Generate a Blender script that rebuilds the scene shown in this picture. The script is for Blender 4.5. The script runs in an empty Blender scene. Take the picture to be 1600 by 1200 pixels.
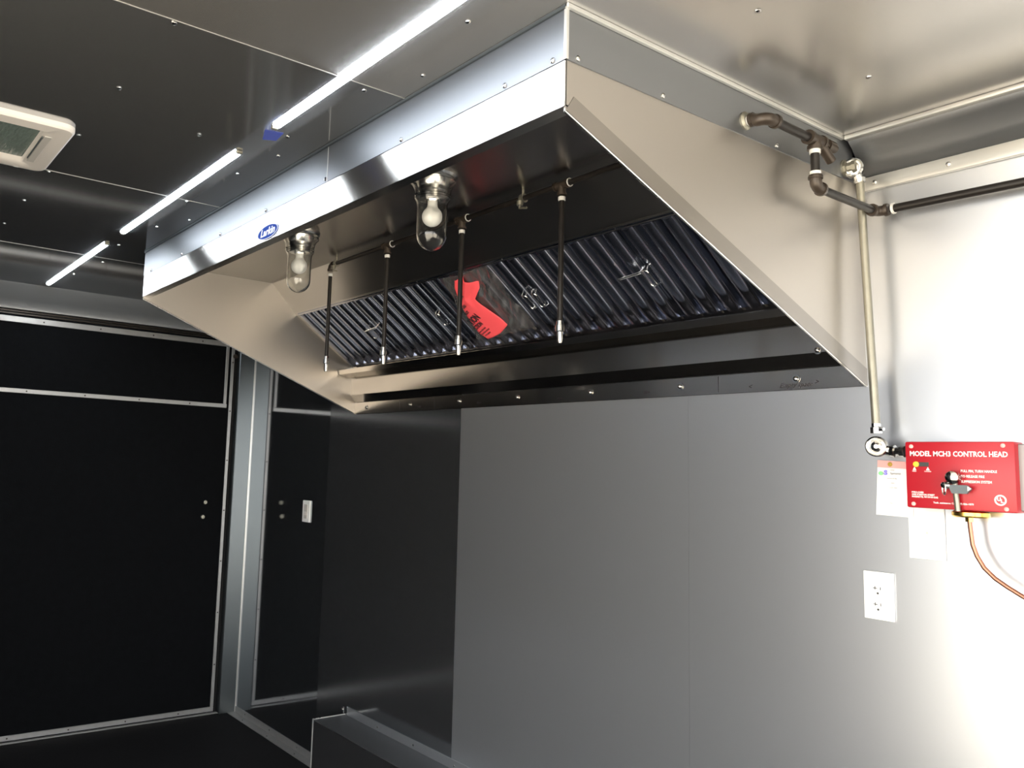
import bpy, bmesh, math, random
from mathutils import Vector, Matrix
random.seed(4)
S = bpy.context.scene
C = S.collection
PI = math.pi

# ------------------------------------------------------------------ camera, world, light, exposure
cam_d = bpy.data.cameras.new('camera'); cam = bpy.data.objects.new('camera', cam_d); C.objects.link(cam)
yaw, pitch, roll, FPX = 0.95688, 0.11998, 0.03558, 1306.86
Fv = Vector((-math.sin(yaw)*math.cos(pitch), math.cos(yaw)*math.cos(pitch), math.sin(pitch)))
R0 = Vector((math.cos(yaw), math.sin(yaw), 0)); U0 = R0.cross(Fv)
Rv = R0*math.cos(roll) + U0*math.sin(roll); Uv = -R0*math.sin(roll) + U0*math.cos(roll)
M = Matrix((Rv, Uv, -Fv)).transposed().to_4x4()
M.translation = Vector((0, -1.95171, 1.34145)); cam.matrix_world = M
cam_d.sensor_fit = 'HORIZONTAL'; cam_d.sensor_width = 36; cam_d.lens = FPX*36/1600
cam_d.shift_x = 151.39/1600; cam_d.shift_y = -31.16/1600; cam_d.clip_start = 0.02
S.camera = cam

SKY = 6.6
w = bpy.data.worlds.new('world'); S.world = w; w.use_nodes = True
nt = w.node_tree; bg = nt.nodes['Background']
bg.inputs['Color'].default_value = (1.0, 0.98, 0.94, 1); bg.inputs['Strength'].default_value = SKY
sun_d = bpy.data.lights.new('sun', 'SUN'); sun_d.energy = 24; sun_d.color = (1, .88, .70); sun_d.angle = .01
sun = bpy.data.objects.new('sun', sun_d); C.objects.link(sun)
sun.rotation_euler = Vector((-.35, -.45, -1.0)).to_track_quat('-Z', 'Y').to_euler()      # high sun from behind the hood wall
LED_STRENGTH = 58.0
S.view_settings.view_transform = 'Standard'; S.view_settings.look = 'None'
S.view_settings.gamma = 1; S.view_settings.use_curve_mapping = False
S.view_settings.exposure = 0.0

# ------------------------------------------------------------------ materials
def mat(name, col, metal=0.0, rough=0.5, coat=0.0, coat_rough=0.05, aniso=0.0, tangent=None,
        bump=None, noise=None, spec=0.5, emit=None, rough_noise=None):
    m = bpy.data.materials.new(name); m.use_nodes = True
    n = m.node_tree.nodes; l = m.node_tree.links; p = n['Principled BSDF']
    p.inputs['Base Color'].default_value = (*col, 1); p.inputs['Metallic'].default_value = metal
    p.inputs['Roughness'].default_value = rough; p.inputs['Coat Weight'].default_value = coat
    p.inputs['Coat Roughness'].default_value = coat_rough; p.inputs['Specular IOR Level'].default_value = spec
    if aniso:
        p.inputs['Anisotropic'].default_value = aniso
        v = n.new('ShaderNodeCombineXYZ')
        for i in range(3): v.inputs[i].default_value = tangent[i]
        l.new(v.outputs[0], p.inputs['Tangent'])
    tc = n.new('ShaderNodeTexCoord')
    def nz(scale, sc3=(1, 1, 1), detail=3):
        mp = n.new('ShaderNodeMapping'); mp.inputs['Scale'].default_value = sc3
        t = n.new('ShaderNodeTexNoise'); t.inputs['Scale'].default_value = scale; t.inputs['Detail'].default_value = detail
        l.new(tc.outputs['Object'], mp.inputs[0]); l.new(mp.outputs[0], t.inputs['Vector']); return t
    if noise:                                        # (scale, amount, stretch)
        t = nz(noise[0], noise[2] if len(noise) > 2 else (1, 1, 1), 5)
        mx = n.new('ShaderNodeMix'); mx.data_type = 'RGBA'
        a = noise[1]
        mx.inputs['A'].default_value = (*[c*(1-a) for c in col], 1); mx.inputs['B'].default_value = (*[min(1, c*(1+a)) for c in col], 1)
        l.new(t.outputs['Fac'], mx.inputs['Factor']); l.new(mx.outputs['Result'], p.inputs['Base Color'])
    if rough_noise:                                  # (scale, lo, hi, stretch)
        t = nz(rough_noise[0], rough_noise[3], 4); mr = n.new('ShaderNodeMapRange')
        mr.inputs['To Min'].default_value = rough_noise[1]; mr.inputs['To Max'].default_value = rough_noise[2]
        l.new(t.outputs['Fac'], mr.inputs['Value']); l.new(mr.outputs[0], p.inputs['Roughness'])
    if bump:                                         # (scale, distance, stretch, detail)
        t = nz(bump[0], bump[2] if len(bump) > 2 else (1, 1, 1), bump[3] if len(bump) > 3 else 2)
        b = n.new('ShaderNodeBump'); b.inputs['Strength'].default_value = 1.0; b.inputs['Distance'].default_value = bump[1]
        l.new(t.outputs['Fac'], b.inputs['Height']); l.new(b.outputs[0], p.inputs['Normal'])
        if coat: l.new(b.outputs[0], p.inputs['Coat Normal'])
    if emit:
        p.inputs['Emission Color'].default_value = (*emit[0], 1); p.inputs['Emission Strength'].default_value = emit[1]
    return m

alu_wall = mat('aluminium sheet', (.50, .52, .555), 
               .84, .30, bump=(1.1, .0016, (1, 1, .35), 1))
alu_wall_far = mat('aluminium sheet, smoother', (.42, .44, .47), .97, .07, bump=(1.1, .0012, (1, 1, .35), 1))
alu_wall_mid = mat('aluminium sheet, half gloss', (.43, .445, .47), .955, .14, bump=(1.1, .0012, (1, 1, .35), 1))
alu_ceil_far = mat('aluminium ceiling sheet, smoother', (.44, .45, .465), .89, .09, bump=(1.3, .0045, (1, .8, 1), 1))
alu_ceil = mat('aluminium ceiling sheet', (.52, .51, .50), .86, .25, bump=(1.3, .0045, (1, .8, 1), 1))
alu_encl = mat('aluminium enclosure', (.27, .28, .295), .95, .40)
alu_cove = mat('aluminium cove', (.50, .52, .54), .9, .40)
alu_encl_f = mat('aluminium enclosure, satin front', (.17, .178, .19), .95, .42)  # same metal as the enclosure sides, colour darkened to hold down the LED glare
seam_m = mat('seam edge', (.42, .42, .41), .7, .4)
alu_trim = mat('mill aluminium trim', (.37, .37, .37), .6, .42, noise=(25, .12))
alu_bright = mat('bright aluminium edge', (.66, .66, .64), .7, .32)
post_mat = mat('aluminium corner post', (.17, .19, .20), .92, .34)
st_v = mat('brushed stainless, brushed lengthwise', (.62, .60, .57), 1, .27, aniso=1.0, tangent=(0, 0, 1))
st_side = mat('brushed stainless side', (.53, .495, .45), 1, .40, aniso=.55, tangent=(0, 0, 1), bump=(1.8, .0015, (1, 1, .4), 1))
st_hem = mat('stainless hem', (.36, .335, .305), 1, .36)
st_top = mat('brushed stainless canopy', (.44, .42, .40), 1, .25, aniso=.8, tangent=(0, 1, 0))
st_slope = mat('brushed stainless slope', (.38, .365, .35), 1, .34, aniso=.75, tangent=(0, .73, -.68))
st_back = mat('brushed stainless back', (.40, .37, .335), 1, .18, aniso=.3, tangent=(0, 0, 1))
st_filter = mat('filter stainless', (.40, .43, .52), 1, .20)
st_bright = mat('polished steel edge', (.8, .8, .78), 1, .22)
chrome = mat('chrome', (.44, .44, .43), 1, .15)
zinc = mat('zinc plated steel', (.27, .26, .215), .75, .40, noise=(60, .12))
iron = mat('black iron pipe', (.014, .012, .011), .1, .32, spec=.28, noise=(40, .3))
iron_fit = mat('malleable iron fitting', (.045, .034, .026), .35, .36, noise=(50, .25))
tape_w = mat('white thread tape', (.62, .62, .60), 0, .6)
rubber = mat('black rubber floor', (.006, .006, .007), 0, .7, noise=(6, .5), bump=(120, .0006, (1, 1, 1), 4), spec=.25)
door_blk = mat('black ramp door skin', (.0045, .005, .006), 0, .85, bump=(220, .0004, (1, 1, 1), 4), noise=(30, .4), spec=.06)
gap_blk = mat('black seal', (.006, .006, .007), 0, .6)
white_pl = mat('white plastic', (.86, .86, .85), 0, .35)
cream_pl = mat('off white vent plastic', (.74, .70, .66), 0, .42)
grey_pl = mat('vent grey insert', (.55, .53, .50), 0, .5)
slot = mat('dark slot', (.03, .03, .03), 0, .5)
red = mat('red enamel', (.37, .008, .018), .0, .38)
red_pr = mat('red paper', (1.0, .10, .12), 0, .7)
black_ink = mat('black ink', (.02, .015, .02), 0, .6)
white_ink = mat('white print', (.9, .85, .84), 0, .5)
pink_ink = mat('pink print', (.78, .40, .38), 0, .5)
green_ink = mat('green print', (.25, .72, .3), 0, .5)
blue_ink = mat('violet print', (.25, .22, .8), 0, .5)
grey_ink = mat('grey print', (.45, .45, .45), 0, .5)
lever_g = mat('grey lever', (.10, .12, .13), .2, .4)
bracket_g = mat('grey steel bracket', (.28, .27, .27), .5, .45)
brass = mat('brass', (.80, .52, .12), 1, .25)
copper = mat('copper tube', (.42, .19, .125), .9, .36)
yellow = mat('yellow indicator', (.85, .48, .03), 0, .4)
paper = mat('white card', (.86, .86, .86), 0, .6)
badge_b = mat('blue badge', (.002, .028, .20), 0, .7, spec=.1)
badge_w = mat('white badge print', (.62, .66, .72), 0, .7, spec=.1)
blue_tape = mat('blue tape', (.06, .09, .42), 0, .5)
bulb_m = mat('white bulb', (.95, .94, .92), 0, .35, spec=.6)
concrete = mat('pale concrete', (.55, .52, .46), 0, .8, noise=(1.5, .15))
vent_glass = mat('tinted vent lid', (.16, .21, .19), 0, .18, bump=(30, .004, (1, 5, 1)))
def glass(name, col, rough=0.0, ior=1.45):
    m = bpy.data.materials.new(name); m.use_nodes = True; p = m.node_tree.nodes['Principled BSDF']
    p.inputs['Base Color'].default_value = (*col, 1); p.inputs['Transmission Weight'].default_value = 1
    p.inputs['Roughness'].default_value = rough; p.inputs['IOR'].default_value = ior; return m
glass_m = glass('clear glass', (.97, .98, .97))
def film():
    m = bpy.data.materials.new('clear plastic bag'); m.use_nodes = True; n = m.node_tree.nodes; l = m.node_tree.links
    o = n['Material Output']; n.remove(n['Principled BSDF'])
    t = n.new('ShaderNodeBsdfTransparent'); t.inputs[0].default_value = (.90, .90, .90, 1)
    g = n.new('ShaderNodeBsdfGlossy'); g.inputs['Roughness'].default_value = .16; g.inputs[0].default_value = (.9, .88, .85, 1)
    d = n.new('ShaderNodeBsdfDiffuse'); d.inputs[0].default_value = (.75, .7, .68, 1)
    a = n.new('ShaderNodeMixShader'); a.inputs[0].default_value = .25
    b = n.new('ShaderNodeMixShader'); b.inputs[0].default_value = .17
    l.new(g.outputs[0], a.inputs[1]); l.new(d.outputs[0], a.inputs[2])
    l.new(t.outputs[0], b.inputs[1]); l.new(a.outputs[0], b.inputs[2]); l.new(b.outputs[0], o.inputs[0])
    return m
bag_m = film()
led_m = mat('LED diffuser', (.9, .9, .9), 0, .4, emit=((.86, .93, 1.0), LED_STRENGTH))

# ------------------------------------------------------------------ mesh helpers
class MB:
    def __init__(s): s.bm = bmesh.new()
    def box(s, a, b, bev=0.0, rot=None, seg=1):
        a = Vector(a); b = Vector(b); c = (a+b)/2; d = b-a
        r = bmesh.ops.create_cube(s.bm, size=1)
        vs = r['verts']
        bmesh.ops.scale(s.bm, vec=(abs(d.x), abs(d.y), abs(d.z)), verts=vs)
        if bev:
            es = list({e for v in vs for e in v.link_edges})
            q = bmesh.ops.bevel(s.bm, geom=es, offset=bev, segments=seg, affect='EDGES', profile=.5)
            vs = list({v for f in q['faces'] for v in f.verts} | {v for v in vs if v.is_valid})
        if rot is not None: bmesh.ops.transform(s.bm, matrix=rot.to_4x4(), verts=vs)
        bmesh.ops.translate(s.bm, vec=c, verts=vs); return s
    def prism(s, pts, d):                             # polygon of 3-D points swept by vector d
        v1 = [s.bm.verts.new(p) for p in pts]; v2 = [s.bm.verts.new(Vector(p)+Vector(d)) for p in pts]
        n = len(pts)
        s.bm.faces.new(v1); s.bm.faces.new(v2[::-1])
        for i in range(n): s.bm.faces.new((v1[i], v2[i], v2[(i+1) % n], v1[(i+1) % n]))
        return s
    def tube(s, path, r, seg=14, cap=True, radii=None):
        P = [Vector(p) for p in path]; rings = []; up = None
        for i, p in enumerate(P):
            t = ((P[min(i+1, len(P)-1)]-P[max(i-1, 0)])).normalized()
            if up is None: up = t.orthogonal().normalized()
            up = (up - t*up.dot(t)).normalized(); q = t.cross(up)
            rr = radii[i] if radii else r
            rings.append([s.bm.verts.new(p+(up*math.cos(2*PI*k/seg)+q*math.sin(2*PI*k/seg))*rr) for k in range(seg)])
        for a, b in zip(rings, rings[1:]):
            for k in range(seg): s.bm.faces.new((a[k], a[(k+1) % seg], b[(k+1) % seg], b[k]))
        if cap: s.bm.faces.new(rings[0][::-1]); s.bm.faces.new(rings[-1])
        return s
    def lathe(s, prof, origin=(0, 0, 0), axis=(0, 0, 1), seg=28):   # prof (r, h) along axis
        ax = Vector(axis).normalized(); o = Vector(origin); u = ax.orthogonal().normalized(); q = ax.cross(u); rings = []
        for r, h in prof:
            if r < 1e-6: rings.append([s.bm.verts.new(o+ax*h)])
            else: rings.append([s.bm.verts.new(o+ax*h+(u*math.cos(2*PI*k/seg)+q*math.sin(2*PI*k/seg))*r) for k in range(seg)])
        for a, b in zip(rings, rings[1:]):
            for k in range(seg):
                j = (k+1) % seg
                if len(a) == 1 and len(b) == 1: continue
                if len(a) == 1: s.bm.faces.new((a[0], b[j], b[k]))
                elif len(b) == 1: s.bm.faces.new((a[k], a[j], b[0]))
                else: s.bm.faces.new((a[k], a[j], b[j], b[k]))
        return s
    def hexnut(s, o, axis, r, h): return s.lathe([(0, 0), (r, 0), (r, h), (0, h)], o, axis, 6)
W = {}
def tag(o, label=None, cat=None, group=None, kind=None):
    if label: o['label'] = label
    if cat: o['category'] = cat
    if group: o['group'] = group
    if kind: o['kind'] = kind
    return o
def thing(name, loc, label, cat, group=None):
    o = bpy.data.objects.new(name, None); C.objects.link(o); o.location = loc; o.empty_display_size = .05
    W[o] = Vector(loc); return tag(o, label, cat, group)
def mesh_of(name, mb, m, off=Vector((0, 0, 0)), ang=35):
    bmesh.ops.remove_doubles(mb.bm, verts=mb.bm.verts, dist=1e-6)
    bmesh.ops.recalc_face_normals(mb.bm, faces=mb.bm.faces)
    bmesh.ops.translate(mb.bm, vec=-Vector(off), verts=mb.bm.verts)
    me = bpy.data.meshes.new(name); mb.bm.to_mesh(me); mb.bm.free()
    for p in me.polygons: p.use_smooth = True
    me.set_sharp_from_angle(angle=math.radians(ang))
    for x in (m if isinstance(m, (list, tuple)) else [m]): me.materials.append(x)
    return me
def obj(name, mb, m, parent=None, loc=None, label=None, cat=None, group=None, kind=None, ang=35):
    """mb in world coordinates; loc = the object's origin for a top-level mesh"""
    if parent is not None:
        off = W[parent]; o = bpy.data.objects.new(name, mesh_of(name, mb, m, off, ang)); C.objects.link(o); o.parent = parent; W[o] = off
    else:
        off = Vector(loc or (0, 0, 0)); o = bpy.data.objects.new(name, mesh_of(name, mb, m, off, ang)); C.objects.link(o); o.location = off; W[o] = off
    return tag(o, label, cat, group, kind)
def inst(name, me, parent, world, rot=None):
    o = bpy.data.objects.new(name, me); C.objects.link(o); o.parent = parent
    o.location = Vector(world)-W[parent]; W[o] = Vector(world)
    if rot is not None: o.rotation_euler = rot
    return o
def text(s, size, origin, ux, uy, m, parent, name='lettering', bold=0.0, sx=1.0, depth=.0002, align='LEFT', shear=0, lh=1.0, label=None):
    cu = bpy.data.curves.new('t', 'FONT'); cu.body = s; cu.size = size; cu.extrude = depth; cu.offset = bold; cu.align_x = align
    cu.align_y = 'CENTER'; cu.shear = shear; cu.space_line = lh; cu.resolution_u = 2
    to = bpy.data.objects.new('t', cu); C.objects.link(to)
    dg = bpy.context.evaluated_depsgraph_get(); me = bpy.data.meshes.new_from_object(to.evaluated_get(dg))
    bpy.data.objects.remove(to); bpy.data.curves.remove(cu)
    ux = Vector(ux).normalized(); uy = Vector(uy).normalized(); n = ux.cross(uy)
    o0 = Vector(origin)-W[parent]
    for v in me.vertices:
        c = v.co; v.co = o0 + ux*c.x*sx + uy*c.y + n*c.z
    me.materials.clear(); me.materials.append(m); me.name = name
    o = bpy.data.objects.new(name, me); C.objects.link(o); o.parent = parent; W[o] = W[parent]
    if label: o['label'] = label
    return o
def arc(c, r, a0, a1, u, v, n=8):
    c = Vector(c); u = Vector(u); v = Vector(v)
    return [c+(u*math.cos(a0+(a1-a0)*i/n)+v*math.sin(a0+(a1-a0)*i/n))*r for i in range(n+1)]
def screw_mesh(name, r, axis, m=None):
    b = MB().lathe([(r, 0), (r*.93, r*.35), (r*.5, r*.62), (0, r*.68)], (0, 0, 0), axis, 10)
    return mesh_of(name, b, m or chrome)
def elbow(mb, corner, d1, d2, r, R):                  # fitting at a corner; d1 comes in, d2 goes out (unit vectors)
    c = Vector(corner); d1 = Vector(d1); d2 = Vector(d2); cen = c-d1*R+d2*R
    path = [c-d1*(R+.007)] + [cen+(-d2*math.cos(t)+d1*math.sin(t))*R for t in [PI/2*i/8 for i in range(9)]] + [c+d2*(R+.007)]
    mb.tube(path, r, 16)
    mb.lathe([(0, 0), (r*1.14, 0), (r*1.22, .003), (r*1.22, .008), (0, .008)], c-d1*(R+.010), d1, 18)
    mb.lathe([(0, 0), (r*1.14, 0), (r*1.22, .003), (r*1.22, .008), (0, .008)], c+d2*(R+.010), -d2, 18)
    return mb

H = 2.13; XF = -4.35; XL = -3.223; XR = -.964; WY = -.9814; HT = 2.033; HB = 1.951; ZB = 1.558
XE = 1.5; YO = -2.30
# ------------------------------------------------------------------ structure
obj('floor', MB().box((XF-.1, YO-.1, -.06), (XE+.1, .1, 0)), rubber, kind='structure')
wall = obj('wall_right', MB().box((XF-.1, .010, 0), (XE, .06, H+.05)), seam_m, kind='structure')
for (a, b, t) in ((XF, -3.4453, .0), (-3.4447, -2.4593, 0), (-2.4587, -1.4503, 0), (-1.4497, -.450, 0), (-.449, .55, 0), (.552, XE, 0)):
    mb = MB().prism([(a, .010, 0), (b, .010, 0), (b, 0 + max(0, t), 0), (a, 0 + max(0, -t) - 0, 0)], (0, 0, H))
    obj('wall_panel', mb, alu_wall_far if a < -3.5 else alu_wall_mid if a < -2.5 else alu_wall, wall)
ceil = obj('ceiling', MB().box((XF-.1, YO-.1, H+.004), (XE+.1, .1, H+.06)), gap_blk, kind='structure')
cs = [XF, -3.452, -2.472, -1.442, -.45, .55, XE]
for i, (a, b) in enumerate(zip(cs, cs[1:])):
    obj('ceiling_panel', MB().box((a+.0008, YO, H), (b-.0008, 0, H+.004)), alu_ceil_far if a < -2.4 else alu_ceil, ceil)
    if i: obj('seam_edge', MB().box((a-.0012, YO, H-.0008), (a+.0008, -.10, H)), seam_m, ceil)
sm = screw_mesh('ceiling_screw', .0058, (0, 0, -1))
k = 0
for y in (-1.496, -1.08):
    for i in range(9):
        x = -1.11-.345*i if y > -1.2 else -1.108-.344*i
        xx = x + (0 if y < -1.2 else .01*math.sin(i*5)); yy = y + (0 if y < -1.2 else .02*math.sin(i*3))
        if -4.2 < xx: inst('screw', sm, ceil, (xx, yy, H))
for x, y in ((-.772, -.72), (-.774, -.34), (-1.33, -1.02), (-1.939, -1.045), (-2.677, -1.01), (-1.934, -1.262)):
    inst('screw', sm, ceil, (x, y, H))

# opposite wall with a wide doorway (unseen behind the camera, widened for the light on the hood wall) and rear wall with a door opening
wl = MB()
OX0, OX1, OZ0, OZ1 = -1.62, 1.3, .10, 2.02
wl.box((XF-.1, YO-.06, 0), (OX0, YO, H)); wl.box((OX1, YO-.06, 0), (XE, YO, H))
wl.box((OX0, YO-.06, 0), (OX1, YO, OZ0)); wl.box((OX0, YO-.06, OZ1), (OX1, YO, H))
obj('wall_left', wl, alu_wall, kind='structure')
fr = MB()
for a, b in (((OX0-.03, YO, OZ0-.03), (OX1+.03, YO+.012, OZ0)), ((OX0-.03, YO, OZ1), (OX1+.03, YO+.012, OZ1+.03)),
             ((OX0-.03, YO, OZ0), (OX0, YO+.012, OZ1)), ((OX1, YO, OZ0), (OX1+.03, YO+.012, OZ1))): fr.box(a, b, .002)
obj('doorway_frame', fr, alu_trim, kind='structure')
wr = MB()
DY0, DY1, DZ = -2.1, -.3, 2.0
wr.box((XE, YO, 0), (XE+.06, DY0, H)); wr.box((XE, DY1, 0), (XE+.06, 0.06, H)); wr.box((XE, DY0, DZ), (XE+.06, DY1, H))
obj('wall_rear', wr, alu_wall, kind='structure')
obj('ground', MB().box((-14, -22, -.75), (20, 14, -.7)), concrete, kind='structure')

# far end: header cove, seal gap, ramp door with trims, corner post
obj('wall_far', MB().box((XF-.08, YO, 0), (XF-.03, 0, H)), gap_blk, kind='structure')
obj('trim_1', MB().prism([(XF+.09, YO, H), (XF+.088, YO, H-.004), (XF+.035, YO, 2.062), (XF+.012, YO, 2.03), (XF+.008, YO, 2.018), (XF-.02, YO, 2.018), (XF-.02, YO, H)], (0, -YO, 0)), alu_cove, kind='structure', ang=50)
g = MB()
for z in (2.012, 1.999): g.box((XF-.03, YO, z-.004), (XF-.012, -.0, z))
obj('trim_2', g, iron_fit, kind='structure')
door = obj('door_1', MB().box((XF-.03, YO+.1, .004), (XF-.012, -.104, 1.994), .002), door_blk, kind='structure')
def trimstrip(a, b): return MB().box(a, b, .0015)
x0, x1 = XF-.012, XF-.006
T = []
T.append(trimstrip((x0, YO+.1, 1.955), (x1, -.112, 1.984)))
T.append(trimstrip((x0, YO+.1, 1.616), (x1, -.140, 1.638)))
T.append(trimstrip((x0, -.160, 1.638), (x1, -.143, 1.955)))
T.append(trimstrip((x0, -.128, .034), (x1, -.110, 1.955)))
T.append(trimstrip((x0, YO+.1, .010), (x1, -.110, .034)))
for t in T: obj('door_trim', t, alu_trim, door)
sd = screw_mesh('trim_screw', .004, (1, 0, 0), iron_fit)
for i in range(7):
    for y0, z in ((-.35, 1.627), (-.3, 1.969), (-.3, .022)): inst('screw', sd, door, (x1, y0-.27*i, z))
    inst('screw', sd, door, (x1, -.119, .25+.27*i))
bt = mesh_of('door_bolt', MB().lathe([(.0115, 0), (.0115, .002), (.009, .005), (.0045, .0052), (.0045, .003), (0, .003)], axis=(1, 0, 0), seg=16), zinc)
for y, z in ((-.225, 1.102), (-.234, 1.025)):
    o = inst('bolt', bt, door, (XF-.012, y, z))
obj('hinge_pin', MB().lathe([(0, 0), (.012, 0), (.014, .01), (.006, .02), (0, .02)], (XF-.01, -.108, 1.905), (1, 0, 0)).box((XF-.012, -.112, 1.895), (XF+.004, -.092, 1.915), .003), iron_fit, door)
obj('threshold', MB().box((XF-.012, YO, -.0), (XF+.012, -.02, .006), .002), alu_trim, door)
post = obj('trim_3', MB().box((XF-.012, -.092, 0), (XF+.03, .004, 2.02), .003), post_mat, kind='structure')
obj('corner_edge', MB().box((XF+.028, -.006, 0), (XF+.034, .002, 2.02)), alu_bright, post)

# baseboard angle along the long wall
bb = obj('baseboard_right', MB().prism([(XF+.03, 0, .034), (XF+.03, -.003, .034), (XF+.03, -.004, .004), (XF+.03, -.044, .003), (XF+.03, -.044, 0), (XF+.03, 0, 0)], (1.13, 0, 0)), alu_trim, kind='structure')
sb = screw_mesh('base_screw', .004, (0, -1, 0)); sb2 = screw_mesh('base_screw_b', .004, (0, 0, 1))
for i in range(4):
    inst('screw', sb, bb, (XF+.16+.29*i, -.003, .02)); inst('screw', sb2, bb, (XF+.19+.29*i, -.03, .003))

# cove along the long wall (right of the hood and left of it) with its two edge strips
def cove(x0, x1, n1, n2):
    pr = [(x0, -.086, H), (x0, -.086, H-.003), (x0, -.062, 2.108), (x0, -.030, 2.076), (x0, -.010, 2.046), (x0, 0, 2.046), (x0, 0, H)]
    o = obj(n1, MB().prism(pr, (x1-x0, 0, 0)), alu_encl, kind='structure', ang=60)
    obj('upper_strip', MB().box((x0, -.096, H-.011), (x1, -.078, H), .003, seg=2), alu_bright, o)
    obj('lower_strip', MB().box((x0, -.014, 2.014), (x1, 0, 2.047), .003, seg=2), alu_bright, o)
    return o
cv = cove(XR+.012, XE, 'trim_4', '')
cove(XF+.03, XL-.012, 'trim_5', '')
sc = screw_mesh('strip_screw', .0055, (0, -1, 0))
for x in (-.925, -.769, -.61): inst('screw', sc, cv, (x, -.014, 2.03))

# ------------------------------------------------------------------ wheel well cover
wb = thing('wheel_well_cover', (-3.195, 0, 0), 'grey sheet-metal wheel well box on the floor against the wall', 'wheel box')
XW, YW, ZW = -3.195, -.157, .273
obj('top_panel', MB().box((XW, YW, ZW-.003), (XE-1.2, -.002, ZW), .001), alu_encl, wb)
obj('front_panel', MB().box((XW, YW, 0), (XE-1.2, YW+.003, ZW-.003)), alu_wall_mid, wb)
obj('end_panel', MB().box((XW, YW+.003, 0), (XW+.003, -.002, ZW-.003)), alu_wall, wb)
obj('wall_flange', MB().box((XW+.02, -.004, ZW), (XE-1.2, -.0005, ZW+.034), .001), alu_wall, wb)
obj('corner_trim', MB().box((XW-.002, YW-.002, 0), (XW+.003, YW+.002, ZW+.001)), alu_bright, wb)
obj('corner_trim', MB().box((XW-.002, YW-.002, ZW-.002), (XW+.003, -.002, ZW+.002)), alu_bright, wb)
obj('clip', MB().box((XW-.004, -.012, ZW-.012), (XW+.002, -.006, ZW+.03), .001).lathe([(0, 0), (.006, 0), (.005, .006), (0, .007)], (XW-.002, -.012, ZW+.022), (0, -1, 0), 12), chrome, wb)
for x in (-2.937, -2.687, -2.436): inst('screw', sb, wb, (x, -.004, .288))
for y in (-.15, -.125): inst('screw', sb2, wb, (XW+.004, y, ZW+.001))

# ------------------------------------------------------------------ hood enclosure (between hood and ceiling)
en = thing('hood_enclosure', (XR, WY, H), 'plain grey metal skirt closing the gap between hood and ceiling', 'enclosure panel')
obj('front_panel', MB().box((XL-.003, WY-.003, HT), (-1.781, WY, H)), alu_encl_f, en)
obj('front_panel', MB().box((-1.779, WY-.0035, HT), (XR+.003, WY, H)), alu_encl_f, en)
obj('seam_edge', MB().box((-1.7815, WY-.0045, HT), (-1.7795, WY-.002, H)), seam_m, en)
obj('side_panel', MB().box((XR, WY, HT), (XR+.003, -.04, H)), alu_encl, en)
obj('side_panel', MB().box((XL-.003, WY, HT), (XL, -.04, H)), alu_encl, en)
obj('corner_edge', MB().box((XR-.001, WY-.005, HT), (XR+.005, WY+.001, H)), alu_bright, en)
obj('ceiling_trim', MB().box((XL, WY-.008, H-.007), (XR+.008, WY-.003, H), .001), post_mat, en)
obj('ceiling_trim', MB().box((XR+.003, WY-.008, H-.008), (XR+.011, -.09, H), .001), alu_bright, en)
se = screw_mesh('enclosure_screw', .0055, (0, -1, 0)); ss = screw_mesh('enclosure_screw_s', .0055, (1, 0, 0))
for x in (-.992, -1.116, -1.454, -1.787, -2.13, -2.461, -2.803, -3.134): inst('screw', se, en, (x, WY-.0035, 2.041))
for y in (-.956, -.73, -.355): inst('screw', ss, en, (XR+.003, y, 2.042))

# ------------------------------------------------------------------ range hood
hood = thing('range_hood', (XL, 0, ZB), 'large stainless steel wall canopy exhaust hood with sloping open side panels', 'range hood')
th = .004
obj('front_panel', MB().prism([(XL, WY, HT), (XL, WY-.002, HT-.001), (XL, WY-.002, HB), (XL, WY+.026, HB-.0015), (XL, WY+.026, HB+.012), (XL, WY+.023, HB+.012), (XL, WY+.023, HB+.002), (XL, WY+.002, HB+.003), (XL, WY+.002, HT)], (XR-XL, 0, 0)), st_v, hood, ang=20)
for xs, nm in ((XL, 'l'), (XR-th, 'r')):
    sp = obj('side_panel', MB().prism([(xs, WY, 2.092), (xs, WY, HB-.008), (xs, 0, ZB), (xs, 0, 2.092)], (th, 0, 0)), st_side, hood)
    # folded hem along the sloping edge
    e0 = Vector((xs, WY, HB-.008)); e1 = Vector((xs, 0, ZB)); up = Vector((0, .02, .036))
    dx = Vector((-.0024, 0, 0)) if nm == 'l' else Vector((th+.0022, 0, 0))
    obj('hem', MB().prism([e0+dx, e1+dx, e1+dx+Vector((0, 0, .040)), e0+dx+Vector((0, .018, .029))], (.0022 if nm == 'l' else -.0022, 0, 0)), st_hem, sp)
    obj('edge', MB().tube([e0+Vector((th/2, 0, 0)), e1+Vector((th/2, 0, 0))], .0028, 8), st_bright, sp)
IY, IZ = -.442, 2.088      # where the canopy top meets the rear slope
FT = Vector((0, -.325, 1.972)); FB = Vector((0, -.040, 1.769))
obj('canopy_top', MB().box((XL+th, WY+.002, IZ), (XR-th, IY, IZ+.003)), st_top, hood)
ns = Vector((0, .203, .285)).normalized()
obj('rear_slope', MB().prism([(XL+th, IY, IZ), (XL+th, FT.y, FT.z), (XL+th, FT.y+.002, FT.z+.003), (XL+th, IY, IZ+.004)], (XR-XL-2*th, 0, 0)), st_slope, hood)
obj('filter_rail', MB().prism([(XL+th, FT.y-.004, FT.z+.002), (XL+th, FT.y+.004, FT.z-.009), (XL+th, FT.y+.01, FT.z-.004), (XL+th, FT.y+.002, FT.z+.006)], (XR-XL-2*th, 0, 0)), st_slope, hood)
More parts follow.
